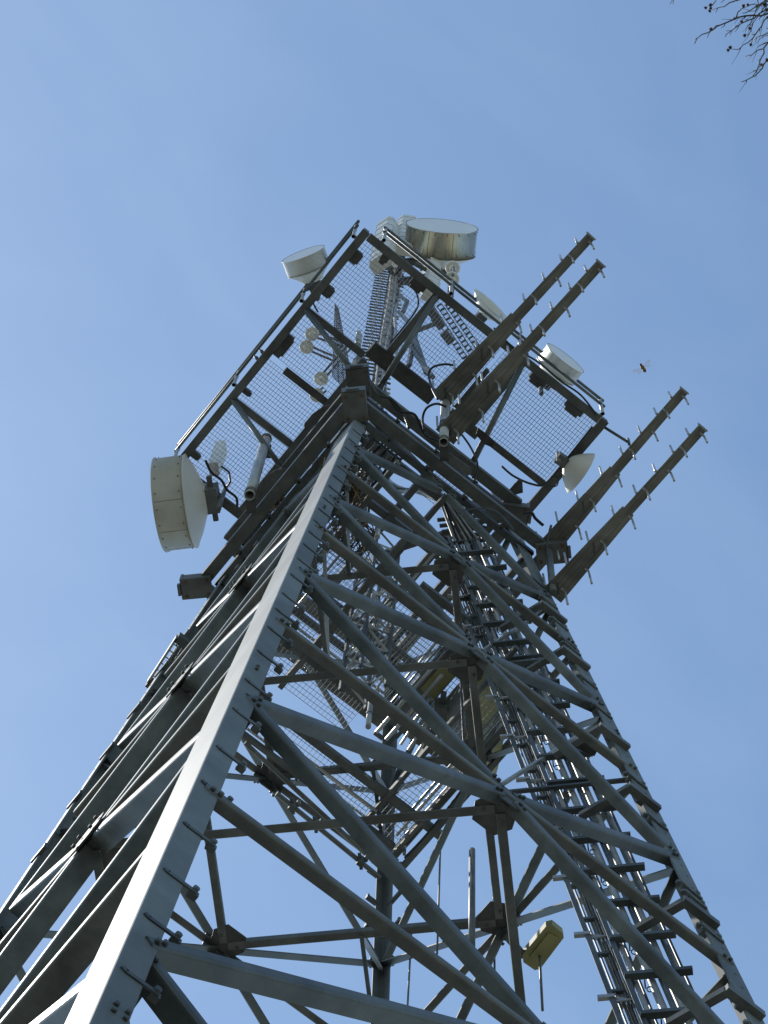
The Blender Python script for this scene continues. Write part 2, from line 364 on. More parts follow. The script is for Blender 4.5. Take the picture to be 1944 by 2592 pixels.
# ------------------------------------------------------------------ gratings
def grating(x0, x1, y0, y1, z, along='x', pitch=.0195, cross=.027, name="grating_panel", parent=None):
    """bearing bars run along 'along'; cross rods the other way"""
    along = 'y'; m = MB(); h = .0075; t = .0017
    if along == 'x':
        n = max(2, int((y1-y0)/pitch))
        for i in range(n+1): y = y0+(y1-y0)*i/n; m.bar((x0, y, z), (x1, y, z), h, t, (0, 0, 1))
        n = max(2, int((x1-x0)/cross))
        for i in range(n+1): x = x0+(x1-x0)*i/n; m.bar((x, y0, z+.002), (x, y1, z+.002), .003, .0020, (0, 0, 1))
    else:
        n = max(2, int((x1-x0)/pitch))
        for i in range(n+1): x = x0+(x1-x0)*i/n; m.bar((x, y0, z), (x, y1, z), h, t, (0, 0, 1))
        n = max(2, int((y1-y0)/cross))
        for i in range(n+1): y = y0+(y1-y0)*i/n; m.bar((x0, y, z+.002), (x1, y, z+.002), .003, .0020, (0, 0, 1))
    return m.build(name, GRAT, parent)
ZP = 5.4
plat = thing("service_platform", "large L-shaped grated service walkway projecting around the near top corner of the tower", "platform", (-.88, -.98, ZP))
XO, YO, XI, YI, YE, XE = -1.112, -1.245, -.645, -.735, .56, .685
# left walkway (x XO..XI), right walkway (y YO..YI)
for y0, y1 in ((-1.21, -.69), (-.66, -.33), (-.29, .01), (.04, .53)): grating(XO+.03, XI, y0, y1, ZP+.025, 'x', parent=plat)
for x0, x1 in ((XI+.005, -.575), (-.54, -.06), (-.03, .07), (.11, .655)): grating(x0, x1, YO+.03, YI, ZP+.025, 'x' , parent=plat)
def bm_(p, q, wd, h, m_=DARK, name="edge_beam", t=None):
    m = MB(); p, q = V(p), V(q); m.bar(p, q, h, wd, (0, 0, 1)); m.bar(p-V((0, 0, h/2+.003)), q-V((0, 0, h/2+.003)), .006, wd+.014, (0, 0, 1)); return m.build(name, m_, plat)
bm_((XO, YO-.02, ZP-.012), (XO, YE+.02, ZP-.012), .036, .05, STEEL2)
bm_((XO+.03, YO, ZP-.012), (XE-.03, YO, ZP-.012), .036, .05, STEEL2)
bm_((XO+.03, YE, ZP-.012), (XI+.06, YE, ZP-.012), .04, .05, DARK)
bm_((XE, YO-.02, ZP-.012), (XE, -.42, ZP-.012), .04, .05, DARK)
bm_((XI, -.66, ZP-.02), (XI, YE-.03, ZP-.02), .03, .05, STEEL2, "inner_beam")
bm_((XI-.02, YI, ZP-.03), (-.19, YI, ZP-.03), .085, .06, DARK, "inner_beam")
bm_((-.06, YI+.01, ZP-.03), (.16, YI+.01, ZP-.03), .05, .05, DARK, "inner_beam")
bm_((.16, YI, ZP-.02), (XE-.03, YI, ZP-.02), .028, .045, DARK, "inner_beam")
for y in (-.675, .025): bm_((XO+.02, y, ZP-.01), (XI-.02, y, ZP-.01), .03, .04, STEEL2, "cross_beam")
bm_((XO+.14, -.31, ZP-.01), (XI-.02, -.31, ZP-.01), .032, .036, DARK, "cross_beam")
for x, wd in ((-.557, .034), (.09, .03)): bm_((x, YO+.02, ZP-.01), (x, YI-.02, ZP-.01), wd, .04, STEEL2, "cross_beam")
bm_((-.045, YO+.18, ZP-.01), (-.045, YI-.03, ZP-.01), .018, .036, DARK, "cross_beam")
# under-edge splice blocks
for y, L in ((-1.10, .08), (-.84, .07), (-.42, .15), (-.06, .03), (.44, .04)):
    m = MB(); m.bar((XO+.045, y-L/2, ZP-.012), (XO+.045, y+L/2, ZP-.012), .04, .05, (0, 0, 1)); m.bar((XO+.07, y-L*.38, ZP-.012), (XO+.07, y+L*.38, ZP-.012), .035, .02, (0, 0, 1)); m.build('splice_block', DARK, plat)
for x, L in ((-.93, .05), (-.68, .10), (.22, .10), (.50, .12)):
    m = MB(); m.bar((x-L/2, YO+.04, ZP-.012), (x+L/2, YO+.04, ZP-.012), .04, .045, (0, 0, 1)); m.bar((x-L*.35, YO+.07, ZP-.012), (x+L*.35, YO+.07, ZP-.012), .035, .025, (0, 0, 1)); m.build("splice_block", DARK, plat)
# knee braces
def knee(p, q, r=.0145, flat=False):
    m = MB(); m.tube([p, q], r, 10); d = (V(q)-V(p)).normalized()
    m.bar(V(p)-d*.01, V(p)+d*.04, .034, .008); m.bar(V(q)-d*.04, V(q)+d*.01, .034, .008); m.build("knee_brace", STEEL, plat)
knee((XO+.02, -.675, ZP-.05), (-.62, -.64, 4.9), .018); knee((-.557, YO+.03, ZP-.05), (-.53, -.67, 4.9), .017)
knee((.09, YO+.03, ZP-.05), (.16, -.67, 4.9), .018); knee((XO+.02, .025, ZP-.05), (-.66, .05, 4.9), .017)
# hand rails
def rail(pts_, posts, outx, outy):
    for h in (.30, .17):
        m = MB(); q = [V(p)+V((0, 0, ZP+h)) for p in pts_]; m.tube(q, .0095, 8)
        for e in (q[0], q[-1]): m.ball(e, .011)
        m.build("handrail", STEEL, plat)
    for p in posts:
        m = MB(); b = V((p[0], p[1], ZP-.03)); m.tube([b, b+V((0, 0, .345))], .0105, 8); m.ball(b+V((0, 0, .33)), .014); m.ball(b+V((0, 0, .20)), .014)
        m.tube([b+V((0, 0, .0)), b+V((0, 0, .028))], .012, 8); m.bar(b+V((0, 0, .02)), b+V((outx*.03, outy*.03, .02)), .02, .02); m.build("rail_post", BRIGHT, plat)
rail([(XO-.045, -1.22, 0), (XO-.045, .55, 0)], [(XO-.04, -1.19), (XO-.04, -.70), (XO-.04, -.05), (XO-.04, .53)], 1, 0)
rail([(-1.01, YO-.045, 0), (.665, YO-.045, 0)], [(-1.0, YO-.04), (-.50, YO-.04), (.02, YO-.04), (.65, YO-.04)], 0, 1)
m = MB()
for y in (-.30, -.25): m = MB(); m.tube([(XO-.02, y, ZP+.0), (XO-.045, y, ZP+.03), (XO-.03, y, ZP+.055), (XO-.015, y, ZP+.04)], .006, 6); m.build("rail_hook", STEEL, plat)
m = MB(); m.tube([(XE+.02, YO+.02, ZP-.02), (XE+.2, YO+.0, ZP-.02)], .009, 8); m.tube([(XE+.2, YO, ZP-.06), (XE+.2, YO, ZP+.06)], .009, 8)
m.build("side_arm", STEEL, plat)
# ------------------------------------------------------------------ inner rest platforms
def deck(name, label, z, strips, beams, base):
    t = thing(name, label, "platform", base)
    for (x0, x1, y0, y1, al) in strips: grating(x0, x1, y0, y1, z+.03, al, parent=t, pitch=.024)
    for i, (p, q, wd) in enumerate(beams):
        dz = -.005-.0035*i; m = MB(); m.bar((*p, z+dz), (*q, z+dz), .045, wd, (0, 0, 1)); m.build("deck_beam", STEEL2, t)
    return t
deck("rest_platform", "narrow grated rest platform inside the far corner, lowest platform in the tower", 2.56,
     [(-.45, .48, .44, .60, 'y'), (.52, .70, -.45, .64, 'x')],
     [((-.55, .42), (.86, .42), .04), ((-.6, .615), (.7, .615), .022), ((.5, -.6), (.5, .7), .022), ((.72, -.6), (.72, .7), .02), ((.80, -.5), (.80, .66), .026)], (.3, .5, 2.56))
deck("upper_rest_platform", "grated platform inside the tower just below the big ring beams", 4.1,
     [(-.58, .5, .28, .42, 'y'), (-.58, -.05, .02, .24, 'y'), (.05, .5, -.1, .24, 'y'), (-.3, .5, .44, .6, 'x')],
     [((-.62, .26), (.6, .26), .035), ((-.62, .0), (.6, .0), .035), ((-.62, .43), (.6, .43), .03), ((.02, -.62), (.02, .6), .03), ((-.3, -.6), (-.3, .3), .03)], (0, .2, 4.1))
deck("upper_beam_frame", "dark beams and grating scraps framed between the two ring beam levels under the walkway", 4.95,
     [(-.5, -.2, -.52, -.40, 'y'), (.05, .45, -.5, -.32, 'y'), (-.5, .1, .1, .3, 'y')],
     [((-.55, -.38), (.5, -.38), .05), ((-.55, -.1), (.5, -.1), .045), ((-.55, .22), (.5, .22), .045), ((-.38, -.55), (-.38, .5), .05), ((0, -.55), (0, .5), .04), ((.33, -.55), (.33, .5), .05), ((-.55, -.55), (-.2, .1), .03), ((.5, -.55), (.1, .1), .03)], (0, 0, 4.95))
ep = deck("equipment_platform", "louvred equipment platform outside the far right face, yellow plate on its edge", 3.42,
     [(.72, 1.0, -.30, .0, 'y'), (.72, 1.0, .03, .34, 'y'), (-.1, .66, -.1, .35, 'y'), (-.5, -.15, -.2, .3, 'y'), (-.4, .3, .4, .6, 'y')],
     [((-.55, -.22), (.4, -.22), .03), ((-.5, .38), (.4, .38), .03), ((-.12, -.5), (-.12, .6), .03), ((.70, -.32), (.70, .6), .03), ((1.02, -.32), (1.02, .4), .03), ((.1, -.32), (1.05, -.32), .04), ((.1, .36), (1.05, .36), .045), ((.45, -.32), (.45, .36), .04)], (.8, 0, 3.42))
m = MB(); m.bar((.50, -.10, 3.36), (.50, .12, 3.36), .01, .09, (0, 0, 1)); m.build("edge_plate", YEL, ep, "yellow plate")
m = MB()
for k in range(3): m.tube([(.3+k*.055, .1, 3.30), (.72+k*.055, -.12, 3.30)] if 0 else [(.52+k*.05, .12, 3.32), (.56+k*.05, .42, 3.32)], .008, 8)
m.build("conduit", BRIGHT, ep)
# sunlit conduits and guard rails on the inner platforms
def pipes(label, lst, r_, z, mt=BRIGHT, ups=()):
    t = thing("guard_rail", label, "rail", (lst[0][0], lst[0][1], z))
    for (x0, y0, x1, y1, dz) in lst:
        m = MB(); m.tube([(x0, y0, z+dz), (x1, y1, z+dz)], r_, 8); m.build("rail_tube", mt, t)
    for (x0, y0, h) in ups:
        m = MB(); m.tube([(x0, y0, z-.05), (x0, y0, z+h)], .009, 8); m.ball((x0, y0, z+h), .013); m.build("rail_post", mt, t)
    return t
pipes("bright tubular guard rails along the outer right side of the lowest rest platform", [(.755, -.45, .755, .62, .33), (.755, -.45, .755, .62, .18), (.70, -.5, .70, .6, .10), (.665, -.5, .665, .5, .075)], .0085, 2.56, ups=((.755, -.4, .33), (.755, .1, .33), (.755, .6, .33)))
pipes("guard rails along the back of the lowest rest platform facing the far left", [(-.5, .65, .7, .65, .33), (-.5, .65, .7, .65, .18), (-.4, .50, .5, .50, -.06)], .008, 2.56, ups=((-.45, .65, .33), (.1, .65, .33), (.65, .65, .33)))
pipes("pair of glaring sunlit tubes under the louvred equipment platform", [(.40, -.05, .40, .42, -.12), (.465, -.05, .465, .42, -.12), (.56, -.2, .56, .35, .08), (.62, -.2, .62, .35, .08)], .011, 3.36)
pipes("guard rails round the grated platform just below the big ring beams", [(-.5, .60, .55, .60, .3), (-.5, .60, .55, .60, .16), (.58, -.4, .58, .58, .3), (.58, -.4, .58, .58, .16), (.2, -.3, .2, .5, .1), (-.2, -.2, -.2, .5, .1)], .008, 4.1, ups=((-.45, .6, .3), (.5, .6, .3), (.58, 0, .3)))
lt = thing("lattice_truss", "light zigzag lattice truss standing upright inside the tower behind the crossing braces", "truss", (.05, .05, 2.6))
for k, (x, y) in enumerate(((-.02, -.02), (.14, -.02), (.14, .14), (-.02, .14))):
    m = MB(); m.bar((x, y, 2.6), (x, y, 4.9), .018, .018); m.build("chord", STEEL, lt)
for k in range(16):
    z = 2.65+k*.14; c4 = [(-.02, -.02), (.14, -.02), (.14, .14), (-.02, .14)]
    for j in range(4):
        a_, b_ = c4[j], c4[(j+1) % 4]
        if (k+j) % 2: a_, b_ = b_, a_
        m = MB(); m.bar((*a_, z), (*b_, z+.14), .010, .010); m.build("lacing", BRIGHT, lt)
# ledge cage outside the left leg
lc = thing("side_landing", "small bright-edged grated landing box fixed outside the left leg", "platform", (-.80, .60, 2.9))
a, b = up(448, 1612, 2.85), up(375, 1725, 2.85)
m = MB(); m.bar(a, b, .05, .012, (0, 0, 1)); m.build("side_plate", BRIGHT, lc)
inn = V((.105, 0, 0)); m = MB(); m.bar(a, a+inn, .05, .045, (0, 0, 1)); m.build("end_plate", STEEL, lc); m = MB(); m.bar(b, b+inn, .05, .045, (0, 0, 1)); m.build("end_plate", DARK, lc)
m = MB(); k = 7
for i in range(k+1): p = a.lerp(b, i/k); m.bar(p, p+inn, .01, .003, (0, 0, 1))
for i in range(1, 4): m.bar(a+inn*i/4, b+inn*i/4, .01, .003, (0, 0, 1))
m.build("grating_panel", GRAT, lc)
# ------------------------------------------------------------------ cable ladder beside the right leg
cl = thing("cable_ladder", "stepped steel cable ladder with grey feeder pipes running up inside the right leg", "cable ladder", (.9, -.9, ZG))
D1 = V((1, 1, 0)).normalized()
def rl(a, z, o=0): q = w(z)-a; return V((q, -q, z))+D1*o
zs = [-4.2+.305*i for i in range(29)]
for z in zs:
    m = MB(); m.bar(rl(.29, z), rl(.115, z), .022, .028, (0, 0, 1)); m.bar(rl(.278, z-.001, .013), rl(.278, z-.001, .125), .022, .03, (0, 0, 1)); m.bar(rl(.28, z, .06), rl(.33, z, .06), .018, .016, (0, 0, 1))
    m.build("ladder_frame", STEEL, cl)
    if -1.8 < z < 4:
        m = MB(); m.tube([rl(.245, z-.05, .03), rl(.245, z-.05, -.005)], .003, 6); q = rl(.235, z-.06, .03)
        m.lathe([(-.002, .012), (.002, .013), (.002, .009), (-.002, .009)], q, (0, 0, 1), 10); m.build("cable_hook", DARK, cl)
for a, r_, o in ((.262, .010, .035), (.222, .014, .035), (.176, .015, .035), (.193, .006, .02), (.201, .006, .025), (.152, .006, .03), (.246, .005, .06), (.138, .008, .05), (.125, .006, .06), (.21, .007, .06), (.165, .006, .06)):
    m = MB(); m.tube([rl(a, -9.8, o), rl(a, -3, o), rl(a, 1, o), rl(a, 4.7, o)], r_, 10); m.build("feeder_cable", GREYC if r_ > .007 else STEEL, cl)
for a, o in ((.290, .04), (.296, .06), (.302, .085), (.308, .07), (.314, .09), (.320, .06), (.326, .075), (.332, .055)):
    m = MB(); m.tube([rl(a, -9.8, o), rl(a, 4.7, o)], .0045, 6); m.build("thin_cable", STEEL2, cl)
for a, o in ((.285, .005), (.285, .125), (.335, .05)):
    m = MB(); m.bar(rl(a, -9.8, o), rl(a, 4.7, o), .006, .02, D1); m.build("side_rail", STEEL, cl)
for i in range(16):
    z = -3.6+i*.52; m = MB(); m.plate([rl(.285, z, .01), rl(.285, z+.16, .12), rl(.335, z+.16, .07), rl(.335, z+.06, .05)], D1, .004); m.bar(rl(.325, z+.1, .05), rl(.37, z+.1, .05), .022, .016); m.build("side_plate", BRIGHT, cl)
for z in (-1.29, -.57, .54, 1.23, 2.26, 2.95):        # cranked supports to the leg
    m = MB(); p = V((w(z)-.03, -w(z)-.012, z)); q = V((w(z)-.20, -w(z)-.012, z)); e = rl(.27, z+.0, -.02)
    m.bar(p, q, .034, .034, (0, 0, 1)); m.bar(q+V((.012, .006, .002)), rl(.24, z, -.03), .033, .03, (0, 0, 1))
    m.build("cranked_support", STEEL2, cl)
jb = MB(); p = rl(.12, 1.28, -.05); jb.bar(p-V((.05, -.02, 0)), p+V((.04, .0, 0)), .05, .06, (0, 0, 1)); jb.bar(p-V((.045, -.02, .032)), p+V((.02, 0, -.032)), .014, .045, (0, 0, 1))
o = jb.build("junction_box", DARK); tag(o, "small grey lidded junction box mounted on the cable ladder", "box")
# ------------------------------------------------------------------ central mast
MX, MY = -.13, .01
mast = thing("antenna_mast", "slender pale tubular mast wrapped in cable rings above the walkway grating", "mast", (MX, MY, 4.6))
m = MB(); m.tube([(MX, MY, 4.6), (MX, MY, 12.9)], .036, 16); m.build("mast_tube", GREYC, mast)
for i in range(46):
    z = 6.2+i*.135+rnd.uniform(-.03, .03); r_ = .043+rnd.uniform(0, .016)
    m = MB(); m.lathe([(-.008, r_-.006), (-.006, r_), (.006, r_), (.012, r_-.006)], (MX+rnd.uniform(-.006, .006), MY, z), (rnd.uniform(-.25, .25), rnd.uniform(-.25, .25), 1), 14); m.bar((MX+r_-.01, MY-.02, z), (MX+r_+.022, MY-.03, z+.01), .02, .012)
    m.build("mast_clamp", BRIGHT if i % 3 else DARK, mast)
for k in range(7):
    a = 2*math.pi*k/7; m = MB(); pts = [(MX+.05*math.cos(a+.12*math.sin(z*2.1+k)), MY+.05*math.sin(a+.12*math.sin(z*2.1+k)), z) for z in [4.9+.4*j for j in range(19)]]
    m.tube(pts, .0075, 6); m.build("mast_cable", JACKET if k % 3 == 0 else GREYC, mast)
def P_(px, py, z): return up(px, py, z)
m = MB(); m.tube([up(1003, 745, 11.3), up(1000, 800, 10.0), up(1006, 940, 8.2)], .011, 8); m.build("side_tube", BRIGHT, mast)
for a, b in (((1080, 945, 7.6), (1040, 830, 8.6)), ((1035, 925, 7.8), (1052, 838, 8.6)), ((1052, 838, 8.6), (1105, 818, 8.7)), ((1095, 955, 7.4), (1028, 862, 8.4)), ((1052, 835, 8.6), (1010, 790, 9.6)), ((1020, 790, 9.6), (1030, 762, 9.9)), ((1030, 762, 9.9), (1012, 750, 10.2))):
    m = MB(); m.bar(up(*a), up(*b), .03, .03); m.build("strut", STEEL, mast)
# climbing ladder next to the mast
lad = thing("climbing_ladder", "narrow climbing ladder with closely spaced rungs left of the slender mast", "ladder", up(933, 894, 8.6))
l0 = up(933, 894, 8.6); m = MB(); top = V((l0.x, l0.y, 11.9))
dx = V((.64, -.36, 0)).normalized()
for k in (-.007, .007):
    m = MB(); m.tube([l0+dx*k-V((0, 0, 2.2)), top+dx*k], .004, 6); m.build("side_rail", BRIGHT, lad)
for i in range(40):
    z = l0.z-.6+i*.10; m = MB(); c = V((l0.x, l0.y, z)); m.bar(c-dx*.055, c+dx*.055, .010, .012, (0, 0, 1)); m.build("rung", STEEL2, lad)
# ------------------------------------------------------------------ drum and dish antennas
def plan_axis(p0, p1, sgn):
    d = (p1-p0); d.z = 0; rad = d.length/2; d.normalize(); ax = V((-d.y, d.x, 0))*sgn; return (p0+p1)/2, ax, rad
def drum(name, label, c, ax, rad, depth, back, sidem=DRUM, cover=RADOME, cat="antenna", hub=.35, seam=True, backm=None):
    t = thing(name, label, cat, c-ax*(depth+back)); ax = V(ax)
    m = MB(); m.lathe([(0, rad*1.025), (-.006, rad*1.025), (-.0065, rad), (-depth, rad), (-depth, rad*.985), (-.008, rad*.985)], c, ax, 56); m.build("shroud", sidem, t)
    m = MB(); m.lathe([(.002, 0), (.001, rad*.6), (-.002, rad*1.0)], c, ax, 56); m.build("radome_cover", cover, t)
    m = MB(); m.lathe([(-depth+.001, rad*1.018), (-depth-.004, rad*1.018), (-depth-.006, rad*.98), (-depth-back*.45, rad*.72), (-depth-back*.85, rad*hub), (-depth-back, rad*hub*.95), (-depth-back, 0)], c, ax, 56); m.build("reflector_back", backm or WHITE, t)
    m = MB(); x = ax.cross(V((0, 0, 1))); h = c-ax*(depth+back)
    m.bar(h, h-ax*.07, rad*.5, rad*.55, (0, 0, 1)); m.bar(h-ax*.03-x*rad*.5, h-ax*.03+x*rad*.5, .03, .03, (0, 0, 1)); m.tube([h-ax*.09-V((0, 0, rad*.9)), h-ax*.09+V((0, 0, rad*.7))], .014, 10); m.build("mount", STEEL2, t)
    if seam:
        m = MB(); y = V((0, 0, 1))
        for k in range(18):
            q = 2*math.pi*k/18
            for dd in (depth*.12, depth*.88): m.bolt(c-ax*dd+(x*math.cos(q)+y*math.sin(q))*rad*.995, x*math.cos(q)+y*math.sin(q), .004, .006)
        for q in (R(250), R(290), R(330)):
            e = x*math.cos(q)+y*math.sin(q); m.bar(c-ax*.01+e*(rad-.0012), c-ax*depth*.97+e*(rad-.0012), .003, .003)
        m.build("rivets", DARK, t)
    return t
def dish(name, label, c, ax, rad, depth, m_=WHITE, rim=None):
    t = thing(name, label, "antenna", c-ax*depth); m = MB()
    prof = [(-depth*(1-(k/8)**2), rad*k/8) for k in range(9)]
    m.lathe(prof+[(.004, rad*1.02), (.004, rad*.99)]+[(h+.006, r_*.97) for h, r_ in prof[::-1][1:]], c, ax, 40); m.build("reflector", m_, t)
    m = MB(); h = c-ax*depth; m.bar(h+ax*.005, h-ax*.06, rad*.5, rad*.45, (0, 0, 1)); m.tube([h-ax*.05-V((0, 0, .12)), h-ax*.05+V((0, 0, .1))], .012, 8); m.build("mount", STEEL2, t); return t
c_, a_, r_ = plan_axis(up(386, 1165, 5.25), up(425, 1390, 5.25), 1)
if a_.dot(V((-1, 1, 0))) < 0: a_ = -a_
drum("drum_antenna", "largest drum antenna on the left, mottled cream side facing the sky below the walkway end", c_, a_, r_, .185, .10)
c_, a_, r_ = plan_axis(up(714, 661, 5.75), up(820, 623, 5.75), 1)
if a_.dot(V((-1, -1, 0))) < 0: a_ = -a_
drum("drum_antenna", "small white drum antenna on the upper left handrail with a round cover", c_, a_, r_, .10, .075, sidem=WHITE, seam=False, hub=.5)
c_, a_, r_ = plan_axis(up(1029, 563, 12.2), up(1209, 580, 12.2), 1)
if a_.dot(V((-1, -1, 0))) < 0: a_ = -a_
drum("drum_antenna", "big riveted drum antenna at the very top beside the tall white panels", c_, a_, r_, .235, .12, sidem=SHEET)
TOPD = c_-a_*.35
c_, a_, r_ = plan_axis(up(1200, 735, 5.75), up(1288, 815, 5.75), 1)
if a_.dot(V((1, -1, 0))) < 0: a_ = -a_
dish("dish_antenna", "shallow white dish on the upper right handrail between top drum and dipole arm", c_, a_, r_, .075)
c_, a_, r_ = plan_axis(up(1386, 872, 5.7), up(1477, 940, 5.7), 1)
if a_.dot(V((1, -1, 0))) < 0: a_ = -a_
drum("drum_antenna", "white drum antenna on the right handrail near the walkway's right corner", c_, a_, r_, .10, .05, sidem=WHITE, seam=False, hub=.6)
c_, a_, r_ = plan_axis(up(1504, 1150, 5.3), up(1434, 1243, 5.3), 1)
if a_.dot(V((1, .2, 0))) < 0: a_ = -a_
dish("dish_antenna", "pointed white dish on the right below the walkway end, behind the dipole arms", c_, a_, r_, .11)
c_, a_, r_ = plan_axis(up(1297, 1690, 3.3), up(1243, 1985, 3.3), 1)
if a_.dot(V((1, 0, 0))) < 0: a_ = -a_
drum("drum_antenna", "yellowed drum antenna half hidden behind the louvred platform and the cable ladder", c_, a_, r_*.84, .20, .10, sidem=YEL, cover=YEL, backm=STEEL2)
# yellow flat panel antenna outside the far right face
yp = thing("panel_antenna", "yellow rounded flat panel antenna hanging low behind the tower's right face", "antenna", up(1370, 2395, .95))
m = MB(); q = [(1322, 2418), (1382, 2345), (1398, 2341), (1424, 2362), (1427, 2374), (1368, 2452), (1354, 2456), (1325, 2436)]
m.plate([up(x, y, .95) for x, y in q], (0, 0, 1), .05); m.build("radome", YEL, yp)
m = MB(); q = [(1340, 2420), (1388, 2360), (1412, 2372), (1362, 2436)]
m.plate([up(x, y, .95)-V((0, 0, .012)) for x, y in q], (0, 0, 1), .012); m.build("centre_rib", YEL, yp)
m = MB(); m.tube([up(1366, 2420, .94), up(1366, 2420, .94)-V((0, 0, .5))], .006, 8); m.build("hanging_rod", STEEL2, yp); m = MB(); m.bar(up(1325, 2420, .97), up(1268, 2350, .97), .03, .03); m.build("mount", STEEL2, yp)
# tall white sector panels at the mast head
def sector(label, c, axn, wd, dp, z0, z1, grp):
    t = thing("sector_antenna", label, "antenna", V((c[0], c[1], z0)), grp); ax = V((*axn, 0)).normalized(); s_ = ax.cross(V((0, 0, 1))); c = V((*c, 0)); h = wd/2
    prof = [(-h, -dp/2), (h, -dp/2), (h, dp*.2), (h*.6, dp/2), (-h*.6, dp/2), (-h, dp*.2)]
    m = MB(); m.prism(prof, c+V((0, 0, z0)), c+V((0, 0, z1)), s_, ax); m.build("radome", WHITE, t)
    m = MB(); n = 7
    for i in range(n): z = z0+(z1-z0)*(i+.5)/n; m.prism([(a*1.06, b*1.06+.002) for a, b in prof], c+V((0, 0, z)), c+V((0, 0, z+.03)), s_, ax)
    m.build("radome_rib", RADOME, t)
    for zz in (z0+.4, z1-.4): m = MB(); m.bar(c+V((0, 0, zz))-ax*dp*.4, c+V((0, 0, zz))-ax*.16, .04, .03, (0, 0, 1)); m.build("mount", STEEL2, t)
b1 = up(962, 668, 11.2); sector("tall white ribbed sector panel left of the top drum, farthest left of the three", (b1.x, b1.y), (-1, -.3), .18, .12, 11.2, 12.9, "sector panels at the mast head")
b2 = up(1024, 632, 12.0); sector("white ribbed sector panel squeezed against the left end of the top drum", (b2.x, b2.y), (-.6, -1), .17, .11, 12.0, 13.3, "sector panels at the mast head")
b3 = up(1090, 742, 10.9); sector("yellowish sector panel below the top drum, behind the right handrail", (b3.x, b3.y), (1, -.2), .16, .11, 10.9, 12.1, "sector panels at the mast head")
hf = thing("mast_head_frame", "dark bracket frame at the mast head holding the sector panels and top drum", "frame", (MX, MY, 11.6))
for z in (11.7, 12.5): 
    for i, q in enumerate((b1, b2, b3, TOPD)): m = MB(); m.bar((MX, MY, z-.045*i), (q.x, q.y, z-.045*i), .04, .04, (0, 0, 1)); m.build("bracket_arm", DARK, hf)
m = MB(); m.bar(TOPD-V((0, 0, .35)), TOPD+V((0, 0, .3)), .05, .05); m.build("bracket_post", STEEL2, hf)
# ------------------------------------------------------------------ dipole arrays on channel booms
def make_lpda(label, base):
    L = 1.0
    t = thing("dipole_array", label, "antenna", base, "dipole arrays on long booms")
    def bl(m, name, mt, lab=None):
        me = m.build(name, mt, t); return me
    B0 = V(base)
    f = lambda x, y, z: B0+V((x*L, y, z))
    m = MB(); m.prism([(-.068, 0), (.068, 0), (.062, .03), (.056, .03), (.06, .005), (-.06, .005), (-.056, .03), (-.062, .03)], f(-.05, 0, 0), f(.62, 0, 0), (0, 1, 0), (0, 0, 1), .62); bl(m, "boom", WOOD)
    m = MB(); m.prism([(-.032, 0), (.032, 0), (.027, .026), (.023, .026), (.025, .005), (-.025, .005), (-.023, .026), (-.027, .026)], f(.62, 0, .001), f(1.27, 0, .001), (0, 1, 0), (0, 0, 1), .88); bl(m, "boom_tip", WOOD)
    m = MB(); m.bar(f(1.262, 0, .015), f(1.272, 0, .015), .03, .07, (0, 0, 1)); bl(m, "end_cap", BRIGHT)
    for x in (-.02, .3): m = MB(); m.bar(f(x, .02, -.002), f(x+.05, -.03, -.002), .003, .012, (0, 0, 1)); bl(m, "label_plate", DARK)
    for k, x in enumerate((.02, .20, .385, .60, .78, .95, 1.10, 1.235)):
        s_ = -1 if k % 2 == 0 else 1
        wd = (.068-.042*x) if x < .62 else .033
        ln = .27-.09*x
        m = MB(); y = wd+(.004 if k % 2 else -.03)
        m.tube([f(x, y-.03, -.004), f(x, y, -.006), f(x, y, -.014), f(x, y, -ln)], .0066, 8); m.bar(f(x, y-.03, -.004), f(x, y, -.004), .014, .012)
        bl(m, "dipole_rod", BRIGHT)
        x2 = x-.05; y = -wd-.004; m = MB(); m.tube([f(x2, y+.03, .012), f(x2, y, .012), f(x2, y, .02), f(x2, y, ln*.9)], .0066, 8); m.bar(f(x2, y+.03, .014), f(x2, y, .014), .014, .014)
        bl(m, "dipole_rod", BRIGHT)
    return t
def place(t, b, e, label=None):
    d = (e-b).normalized(); y = V((0, 0, 1)).cross(d).normalized(); z = d.cross(y)
    M = Matrix((d, y, z)).transposed().to_4x4(); sc_ = (e-b).length/1.27
    mw = Matrix.Translation(W(b)) @ M @ Matrix.Scale(sc_, 4)
    if label is None: t.matrix_world = mw; return t
    return copy_tree(t, label, mw, "dipole arrays on long booms")
A1 = (up(1128, 998, 4.95), up(1497, 597, 5.0)); A2 = (up(1140, 1090, 4.35), up(1522, 666, 4.4)); A3 = (up(1392, 1382, 4.25), up(1733, 988, 4.3)); A4 = (up(1412, 1492, 3.5), up(1780, 1082, 3.55))
lp = make_lpda("dipole array on a long plank-like boom, topmost of the four, ending nearest the top drum", A1[0])
place(lp, *A1)
place(lp, *A2, "dipole array boom crossing the right walkway, second from the top of the four")
place(lp, *A3, "dipole array boom beside the right ring beam corner, third from the top of the four")
place(lp, *A4, "dipole array reaching farthest right, lowest of the four, fixed to the right leg")
